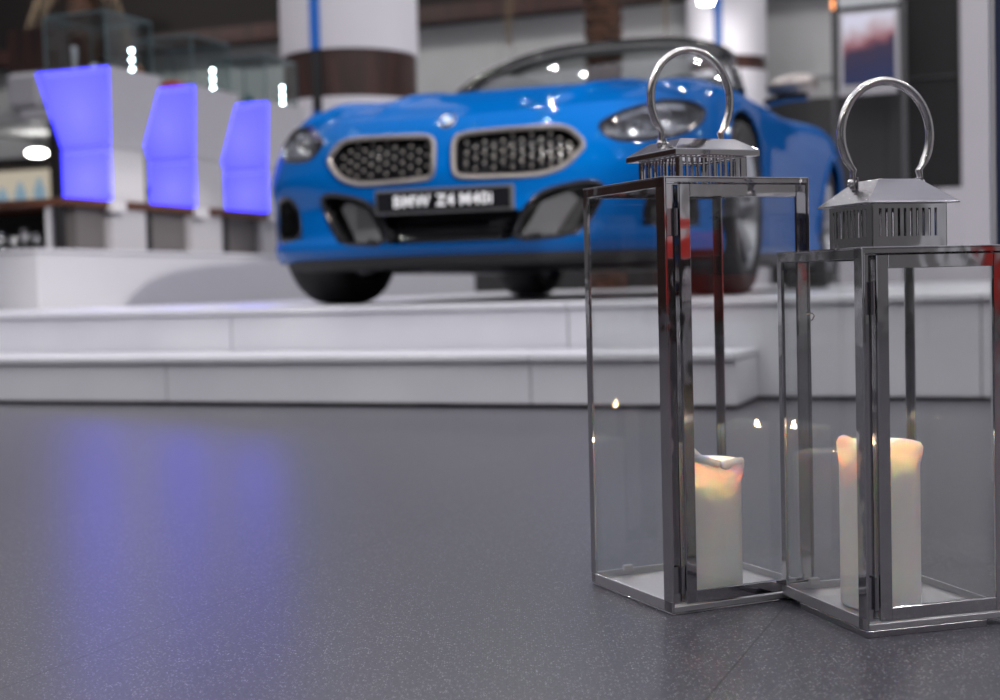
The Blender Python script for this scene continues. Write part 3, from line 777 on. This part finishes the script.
def pedestal(label, px, first=None):
    v = hall_at_u(px, 150, UC)[1]
    loc = hall(UC-.158, v+.146, .8985)
    if first:
        o = copy_tree(first); o.location = loc; o['label'] = label; return o
    o = thing('pedestal', label, 'pedestal', loc, -PHI, 'glowing flared pedestals on the counter')
    bx, by, tx, ty, z1, z2 = .168, .150, .246, .244, .297, .722
    def sq(wx, wy, z): return [(-wx, -wy, z), (wx, -wy, z), (wx, wy, z), (-wx, wy, z)]
    MB().loft([sq(bx-.004, by-.004, 0.0), sq(bx-.004, by-.004, z1)]).loft([sq(bx-.004, by-.004, z1+.001), sq(tx-.004, ty-.004, z2-.004)]).loft([sq(tx, ty, z2-.003), sq(tx, ty, z2)]).build('shell', M['white_plastic'], o, bevel=.003)
    e = .006
    for x0, y0, za, x1, y1, zb in ((bx, by, .006, bx, by, z1-.006), (bx, by, z1+.006, tx, ty, z2-.006)):
        p = MB(); A = []
        for j in range(9):
            s_ = j/8; wx = x0+(x1-x0)*s_; wy = y0+(y1-y0)*s_; A.append([(-(wx-e)+2*(wx-e)*i/8, -wy-.002, za+(zb-za)*s_) for i in range(9)])
        p.grid(A); q = p.build('glowing_panel', M['violet'], o, smooth=True)
        so = q.modifiers.new('s', 'SOLIDIFY'); so.thickness = .004; so.offset = -1
        uv = q.data.uv_layers.new(name='UVMap')
        for lp in q.data.loops:
            idx = lp.vertex_index; uv.data[lp.index].uv = ((idx % 9)/8, (idx//9)/8)
        MB().loft([[(x0-.003, -y0+e, za), (x0+.001, -y0+e, za), (x0+.001, y0-e, za), (x0-.003, y0-e, za)], [(x1-.003, -y1+e, zb), (x1+.001, -y1+e, zb), (x1+.001, y1-e, zb), (x1-.003, y1-e, zb)]]).build('side_panel', M['white_plastic'], o)
    return o
ped1 = pedestal('violet-lit pedestal nearest the left edge, largest of the three on the counter', 110)
ped2 = pedestal('violet-lit pedestal in the middle of the three, under the case with a red model', 194, ped1)
ped3 = pedestal('violet-lit pedestal beside the brown-banded column', 266, ped1)
def glass_case(label, ped, first=None):
    loc = Vector(ped.location)+Vector((0, 0, .722))
    if first: o = copy_tree(first); o.location = loc; o['label'] = label; return o
    o = thing('glass_case', label, 'display case', loc, -PHI, 'glass cases on the pedestals')
    a, h = .205, .30
    for nm, q in (('side_glass', (-a, a, -a, -a+.006)), ('side_glass', (-a, a, a-.006, a)), ('side_glass', (-a, -a+.006, -a+.006, a-.006)), ('side_glass', (a-.006, a, -a+.006, a-.006))): MB().box(*q, 0, h).build(nm, M['case_glass'], o)
    MB().box(-a, a, -a, a, h+.0005, h+.008).build('top_glass', M['case_glass'], o)
    e = MB()
    for sx in (-1, 1):
        for sy in (-1, 1): e.box(sx*a-.0035, sx*a+.0035, sy*a-.0035, sy*a+.0035, .001, h)
        e.box(sx*a-.004, sx*a+.004, -a, a, h+.0, h+.009).box(-a, a, sx*a-.004, sx*a+.004, h+.0, h+.009)
    e.build('edge_strip', M['case_edge'], o)
    ls = MB().tube([(a-.03, .04, .002), (a-.03, .04, .14)], .005, 8).build('lamp_stem', M['black'], o, smooth=True)
    for k in range(3):
        l_ = MB().lathe([(.0001, -.009), (.006, -.007), (.009, 0), (.006, .007), (.0001, .009)], 16).build('led_lamp', M['led'], ls, smooth=True); l_.location = (a-.016, .04, .020+.052*k)
    return o
gc1 = glass_case('glass case on the pedestal nearest the left edge', ped1)
gc2 = glass_case('glass case on the middle pedestal, holding a red model', ped2, gc1)
gc3 = glass_case('glass case on the pedestal beside the column', ped3, gc1)
# things shown inside the cases
def in_case(ped, u, v): return Vector(ped.location)+E1*u+E2*v+Vector((0, 0, .724))
rm = thing('model_car', 'small red model car in the middle glass case', 'model car', in_case(ped2, -.06, -.02), -PHI)
MB().loft([[(x, y, z) for x, z in ((-.12, .012), (-.12, .035), (-.06, .045), (-.035, .065), (.04, .065), (.075, .042), (.12, .034), (.12, .012))] for y in (-.05, -.04, .04, .05)]).build('body', M['red'], rm, bevel=.006)
for x in (-.07, .07):
    for y in (-.046, .046): MB().cyl((x, y, .014), .014, .014, 'y', 16).build('wheel', M['rubber'], rm)
vz = MB().lathe([(.0001, 0), (.022, .002), (.02, .02), (.012, .03), (.016, .09), (.020, .15), (.012, .16), (.0001, .162)], 24).build('bottle', M['white_paint'], smooth=True)
vz.location = in_case(ped1, -.13, -.05); tag(vz, 'slim white bottle in the glass case nearest the left edge', 'bottle')
kd = MB().lathe([(.0001, 0), (.05, .002), (.055, .03), (.03, .055), (.035, .07), (.015, .085), (.0001, .088)], 24).build('vase', M['teal'], smooth=True)
kd.location = in_case(ped3, -.05, 0); tag(kd, 'dark teal vase in the glass case beside the column', 'vase')
k2 = MB().lathe([(.0001, 0), (.03, .002), (.035, .03), (.022, .05), (.012, .06), (.0001, .061)], 24).build('bowl', M['silver'], smooth=True)
k2.location = in_case(ped1, -.02, -.02); tag(k2, 'small silver bowl in the glass case nearest the left edge', 'bowl')

# ================================================================== SHOP BEHIND, LEFT
VK = 12.2
def kx(px, py=150): return hall_at_v(px, py, VK)[0]
def kz(py, px=30): return hall_at_v(px, py, VK)[2]
ks = thing('shop_kiosk', 'lit shop booth with a grey canopy far behind the first pedestal', 'booth', hall(kx(20), VK, 0), -PHI)
def kb(x0, x1, y0, y1, d0=0, d1=.3, m=None):
    m = m or MB(); u0 = kx(20); g = lambda x, y: hall_at_v(x, y, VK+d0)
    return m.box(g(x0, 150)[0]-u0, g(x1, 150)[0]-u0, d0, d1, g(30, y1)[2], g(30, y0)[2])
kb(-60, 56, 165, 204, 1.4, 1.45).build('back_panel', M['cream'], ks)
kb(-60, 56, 157, 165, .9, 1.4).build('valance', M['brown_dull'], ks)
kb(-60, 56, 108, 122, -.3, 1.4).build('canopy', M['wall_grey'], ks)
kb(49, 57, 95, 300, -.35, -.25).build('corner_post', M['brown_dull'], ks)
kb(-60, 56, 204, 300, .2, 1.4).build('shop_counter', M['brown_dull'], ks)
kb(8, 40, 72, 107, -.5, -.3).build('sign_box', M['white_paint'], ks, bevel=.05, seg=4)
kb(12, 48, 28, 71, .2, .9).build('upper_cabinet', M['brown'], ks)
kb(20, 52, 109, 121, -.55, -.32).build('sign_ledge', M['white_paint'], ks, bevel=.03, seg=3)
kb(-60, 60, 122, 157, 1.3, 1.4).build('upper_panel', M['wall_grey'], ks)
pc = hall_at_v(37, 153, VK+.5); p = hall(*pc)
pd = thing('pendant_lamp', 'bright round white lamp under the shop canopy', 'lamp', p)
MB().lathe([(.0001, -.04), (.07, -.036), (.11, -.015), (.11, .015), (.07, .036), (.0001, .04)], 28).build('lamp_shade', M['lamp_white'], pd, smooth=True)
MB().tube([(0, 0, .04), (0, 0, kz(122)-p.z)], .006, 8).build('lamp_cord', M['black'], pd)
for i, (px, hh) in enumerate(((3, .30), (21, .36), (40, .40))):
    u, v, z = hall_at_v(px, 204, VK+.5); p = hall(u, v, kz(204))
    o = MB().lathe([(.0001, 0), (.055, .002), (.065, .05), (.065, hh*.5), (.03, hh*.65), (.03, hh*.8), (.0001, hh*.8)], 24).build('jar', emit('glowing_blue_jar', (.35, .55, .70), .5) if i == 0 else bpy.data.materials['glowing_blue_jar'], smooth=True)  # jar material given its own glow in place of booth light
    o.location = p; tag(o, ('pale blue jar at the left edge on the shop booth counter', 'pale blue jar in the middle of the shop booth counter', 'tall pale blue jar beside the dark post of the shop booth')[i], 'jar', 'jars on the shop counter')

# palms behind
def palm(label, px, v, rad, z0, z1, fronds):
    u = hall_at_v(px, 20, v)[0]; p = hall(u, v, 0)
    o = thing('palm_tree', label, 'palm tree', (p.x, p.y, z0))
    prof = []
    z = 0
    while z < z1-z0:
        prof += [(rad*1.0, z), (rad*1.14, z+.10), (rad*.98, z+.115)]; z += .12
    MB().lathe(prof, 28).build('trunk', M['trunk'], o, smooth=True)
    for a, ln, drop in fronds:
        d = Vector((math.cos(a), math.sin(a), 0)); t0 = Vector((0, 0, z1-z0-.1)); pts = []
        fm = MB()
        n = 14; sp_ = [t0+d*(ln*math.sin(min(1, s_*1.1)*1.25)*.6)+Vector((0, 0, .35*math.sin(s_*PI*.6)-drop*s_**1.8)) for s_ in np.linspace(0, 1, n)]
        fm.tube(sp_, [.03-.022*i/(n-1) for i in range(n)], 6)
        side = d.cross(Vector((0, 0, 1)))
        for i in range(2, n-1):
            for sg in (1, -1):
                q0 = sp_[i]; tip = q0+side*sg*.22+Vector((0, 0, -.30))+ (sp_[i]-sp_[i-1])*.8; w_ = (sp_[i]-sp_[i-1]).normalized()*.022
                th = Vector((0, 0, .003)); vs = [q0-w_-th, q0+w_-th, tip-th, q0-w_+th, q0+w_+th, tip+th]
                fm.add(vs, [(0, 1, 2), (3, 5, 4), (0, 3, 4, 1), (1, 4, 5, 2), (2, 5, 3, 0)])
        fm.build('frond', M['dry_leaf'], o)
    return o
palm('brown palm trunk rising behind the windscreen of the car', 603, 13.2, .17, 0, 4.4, [(PI, 1.6, 1.9), (PI+.5, 1.9, 2.0), (.1, 1.1, 1.8), (-1.2, 1.2, 1.4)])
palm('brown palm trunk seen through the glass case nearest the left edge', 84, 14.3, .17, 0, 4.4, [(PI, 1.1, 2.0), (PI+.6, 1.4, 1.9), (-.4, 1.2, 1.7)])

# lit poster stand in front of the dark window
VQ = 11.2
def qx(px): return hall_at_v(px, 50, VQ)[0]
def qz(py): return hall_at_v(868, py, VQ)[2]
u0 = qx(868)
ps = thing('poster_stand', 'poster stand with a pink and navy picture before the dark window', 'poster stand', hall(u0, VQ, 0), -PHI)
MB().box(qx(839)-u0, qx(899)-u0, 0, .04, qz(88), qz(10)).build('poster_frame', M['white_paint'], ps, bevel=.004)
pp = MB().add([(qx(843)-u0, -.004, qz(84)), (qx(895)-u0, -.004, qz(84)), (qx(895)-u0, -.004, qz(13)), (qx(843)-u0, -.004, qz(13))], [(0, 1, 2, 3)]).build('poster', M['poster'], ps)
uv = pp.data.uv_layers.new(name='UVMap')
for lp in pp.data.loops:
    co = pp.data.vertices[lp.vertex_index].co; uv.data[lp.index].uv = (0 if co.x < 0 else 1, 0 if co.z < (qz(84)+qz(13))/2 else 1)
MB().box(qx(839)-u0, qx(899)-u0, 0, .04, qz(4), qz(-80)).build('upper_lightbox', M['lightbox'], ps, bevel=.004)
MB().box(qx(838)-u0, qx(897)-u0, -.02, .05, qz(94), qz(89)).build('lower_ledge', M['grey_pl2'], ps, bevel=.004)
MB().box(qx(831.5)-u0, qx(835.5)-u0, 0, .03, Z2, qz(-80)).build('stand_post', M['vane'], ps)
MB().box(qx(901)-u0, qx(906)-u0, 0, .03, Z2, qz(-80)).build('stand_post', M['vane'], ps)
MB().box(qx(832)-u0, qx(835)-u0, -.02, 0, qz(6), qz(-4)).build('marker_light', emit('orange_lamp', (1, .35, .12), 2.5), ps)

# navy sign pillar at the right edge
p = Vector((.905, 2.32, 0))
for _ in range(1):
    d = pix_ray(993.5, 120); p = Vector((d.x/d.y*2.45, 2.45, 0))
sg_ = thing('sign_pillar', 'navy blue sign pillar with a white edge at the right edge of the picture', 'sign', p, -.25)
MB().box(.004, .60, 0, .05, .0, 1.5).build('sign_board', M['navy'], sg_, bevel=.002)
MB().box(-.0035, .0035, -.001, .051, .0, 1.5).build('edge_strip', M['white_paint'], sg_)

# spotlight high up in front of the slim column
u, v, z = hall_at_v(706, 2, 13.2); p = hall(u, v, z)
sl = thing('spotlight', 'bright ceiling spotlight in front of the slim column', 'spotlight', p)
MB().lathe([(.0001, -.02), (.06, -.015), (.07, .0), (.0001, .001)], 24).build('lamp_lens', emit('spot_lens', (1, .99, .95), 60), sl, smooth=True)
MB().lathe([(.075, -.005), (.08, .12), (.05, .2), (.0001, .2)], 24).build('lamp_housing', M['black'], sl, smooth=True)
MB().tube([(0, 0, .19), (0, 0, 2.5)], .012, 8).build('lamp_rod', M['black'], sl)

# ================================================================== LIGHTS
def area(loc, target, size, energy, col=(1, 1, 1), shape='DISK', spread=None, sy=None):
    d = bpy.data.lights.new('ceiling_or_fill_light', 'AREA'); d.energy = energy; d.color = col; d.shape = shape; d.size = size
    if sy: d.size_y = sy
    if spread: d.spread = spread
    o = bpy.data.objects.new('ceiling_or_fill_light', d); COL.objects.link(o); o.location = loc
    o.rotation_euler = (Vector(target)-Vector(loc)).to_track_quat('-Z', 'Y').to_euler(); return o
for i in range(7):
    for j in range(10):
        x = -5.4+1.8*i+.4*math.sin(7*j+i); y = -4.2+1.8*j+.4*math.cos(5*i+j)
        area((x, y, 4.6+.5*math.sin(3*i+2*j)), (x, y, 0), .07, 12, (1, .97, .95))
# added fill lights that brighten the back wall, not real fixtures
for x, en in ((-11, 60), (-8, 40), (-4.5, 36), (-1, 40), (3, 34)): area(hall(x, 12.6, 5.2), hall(x, 15, 1.8), .5, en, (1, .98, .95))
# spotlight from the right that throws the car's shadow on the plinth
ld = bpy.data.lights.new('stage_spot', 'SPOT'); ld.energy = 6800; ld.color = (1, .96, .93); ld.spot_size = math.radians(8.4); ld.spot_blend = .3; ld.shadow_soft_size = .13
lo = bpy.data.objects.new('stage_spot', ld); COL.objects.link(lo); lo.location = hall(5.96, -2.0, 3.95)
lo.rotation_euler = (hall(-4.6, 6.6, .18)-Vector(lo.location)).to_track_quat('-Z', 'Y').to_euler()
# light on the slim column
area((u*0+p.x-.1, p.y-.1, z), hall(u+.3, 14.2, 2.6), .1, 9, (1, .98, .95))

W = bpy.data.worlds.new('hall_light'); SC.world = W; W.use_nodes = True
n, l = W.node_tree.nodes, W.node_tree.links; bg = n['Background']
tc = n.new('ShaderNodeTexCoord'); sx = n.new('ShaderNodeSeparateXYZ'); l.new(tc.outputs['Generated'], sx.inputs[0])
r = n.new('ShaderNodeValToRGB'); l.new(sx.outputs[2], r.inputs[0]); e = r.color_ramp.elements
e[0].position = .0; e[0].color = (.13, .125, .135, 1); e[1].position = 1; e[1].color = (.76, .76, .87, 1)
for p_, c_ in ((.12, (.14, .135, .145)), (.35, (.29, .29, .33)), (.6, (.62, .62, .70))):
    x = e.new(p_); x.color = (*c_, 1)
l.new(r.outputs[0], bg.inputs[0]); bg.inputs[1].default_value = .75

# unseen hall behind the camera, added for the bright metal to mirror
w = MB().box(-10, 10, -6.2, -6.0, 0, 6); w = w.build('wall_front', M['dark_panel2']); struct(w)
for i, (x0, x1, z0, z1, m_) in enumerate(((-7.5, -6.2, .2, 2.6, 'lightbox'), (-3.6, -2.9, 0, 2.8, 'brown'), (-1.0, .2, .9, 2.2, 'lightbox'), (1.4, 2.1, 0, 3, 'navy'), (3.6, 4.4, .7, 2.2, 'lightbox'), (5.0, 5.6, 0, 3, 'navy'), (6.2, 7.2, 0, 3, 'brown'))):
    w = MB().box(x0, x1, -5.98, -5.9, z0, z1).build('window_%d' % (i+2), M[m_]); struct(w)  # made-up glowing and coloured panels for the chrome to reflect
w = MB().box(7.4, 7.5, -6, 3.4, 0, 3.2).build('wall_right_side', M['wall_grey']); struct(w)
w = MB().box(7.3, 7.39, -4.4, -3.4, .4, 2.4).box(7.3, 7.39, .2, .9, .6, 2.3).build('window_9', M['lightbox']); struct(w)  # added glowing panels, only there to be reflected
w = MB().box(-9.1, -9, -6, 9, 0, 3.2).build('wall_left_side', M['brown']); struct(w)
w = MB().box(-8.99, -8.9, -2.4, -.6, .4, 2.3).box(-8.99, -8.9, 1.4, 3.0, .4, 2.3).build('window_10', M['lightbox']); struct(w)  # more made-up glow for the metal, on the left side
ac = thing('armchair', 'red armchair behind the photographer, added to be mirrored in the lantern metal', 'chair', (5.8, -2.2, 0), 2.3)  # invented chair, put in as the source of red reflections
MB().box(-.30, .30, -.36, .36, .14, .44).build('seat', M['red'], ac, bevel=.05, seg=3)
MB().box(-.30, .30, .30, .48, .14, .92).build('backrest', M['red'], ac, bevel=.06, seg=3)
for sx in (-1, 1): MB().box(min(sx*.30, sx*.42), max(sx*.30, sx*.42), -.36, .46, .14, .66).build('armrest', M['red'], ac, bevel=.05, seg=3)
for sx in (-1, 1):
    for sy in (-.34, .40): MB().cyl((sx*.34, sy, .07), .025, .14).build('leg', M['steel_dark'], ac)

# ================================================================== CAMERA
cd = bpy.data.cameras.new('camera'); cam = bpy.data.objects.new('camera', cd); COL.objects.link(cam)
cd.sensor_width = 36; cd.lens = FOC/1000*36; cd.clip_start = .05; cd.clip_end = 200
cam.location = (0, 0, CH)
cam.rotation_euler = (Matrix.Rotation(PI/2-TILT, 3, 'X') @ Matrix.Rotation(-ROLL, 3, 'Z')).to_euler()
cd.dof.use_dof = True; cd.dof.focus_distance = 1.52; cd.dof.aperture_fstop = 4.5; cd.dof.aperture_blades = 0
SC.camera = cam
SC.view_settings.view_transform = 'Standard'; SC.view_settings.look = 'None'; SC.view_settings.gamma = 1; SC.view_settings.exposure = 0.0
SC.view_settings.use_curve_mapping = False
SC.cycles.use_denoising = True
SC.cycles.max_bounces = 14; SC.cycles.transparent_max_bounces = 24; SC.cycles.glossy_bounces = 8
SC.cycles.sample_clamp_indirect = 8
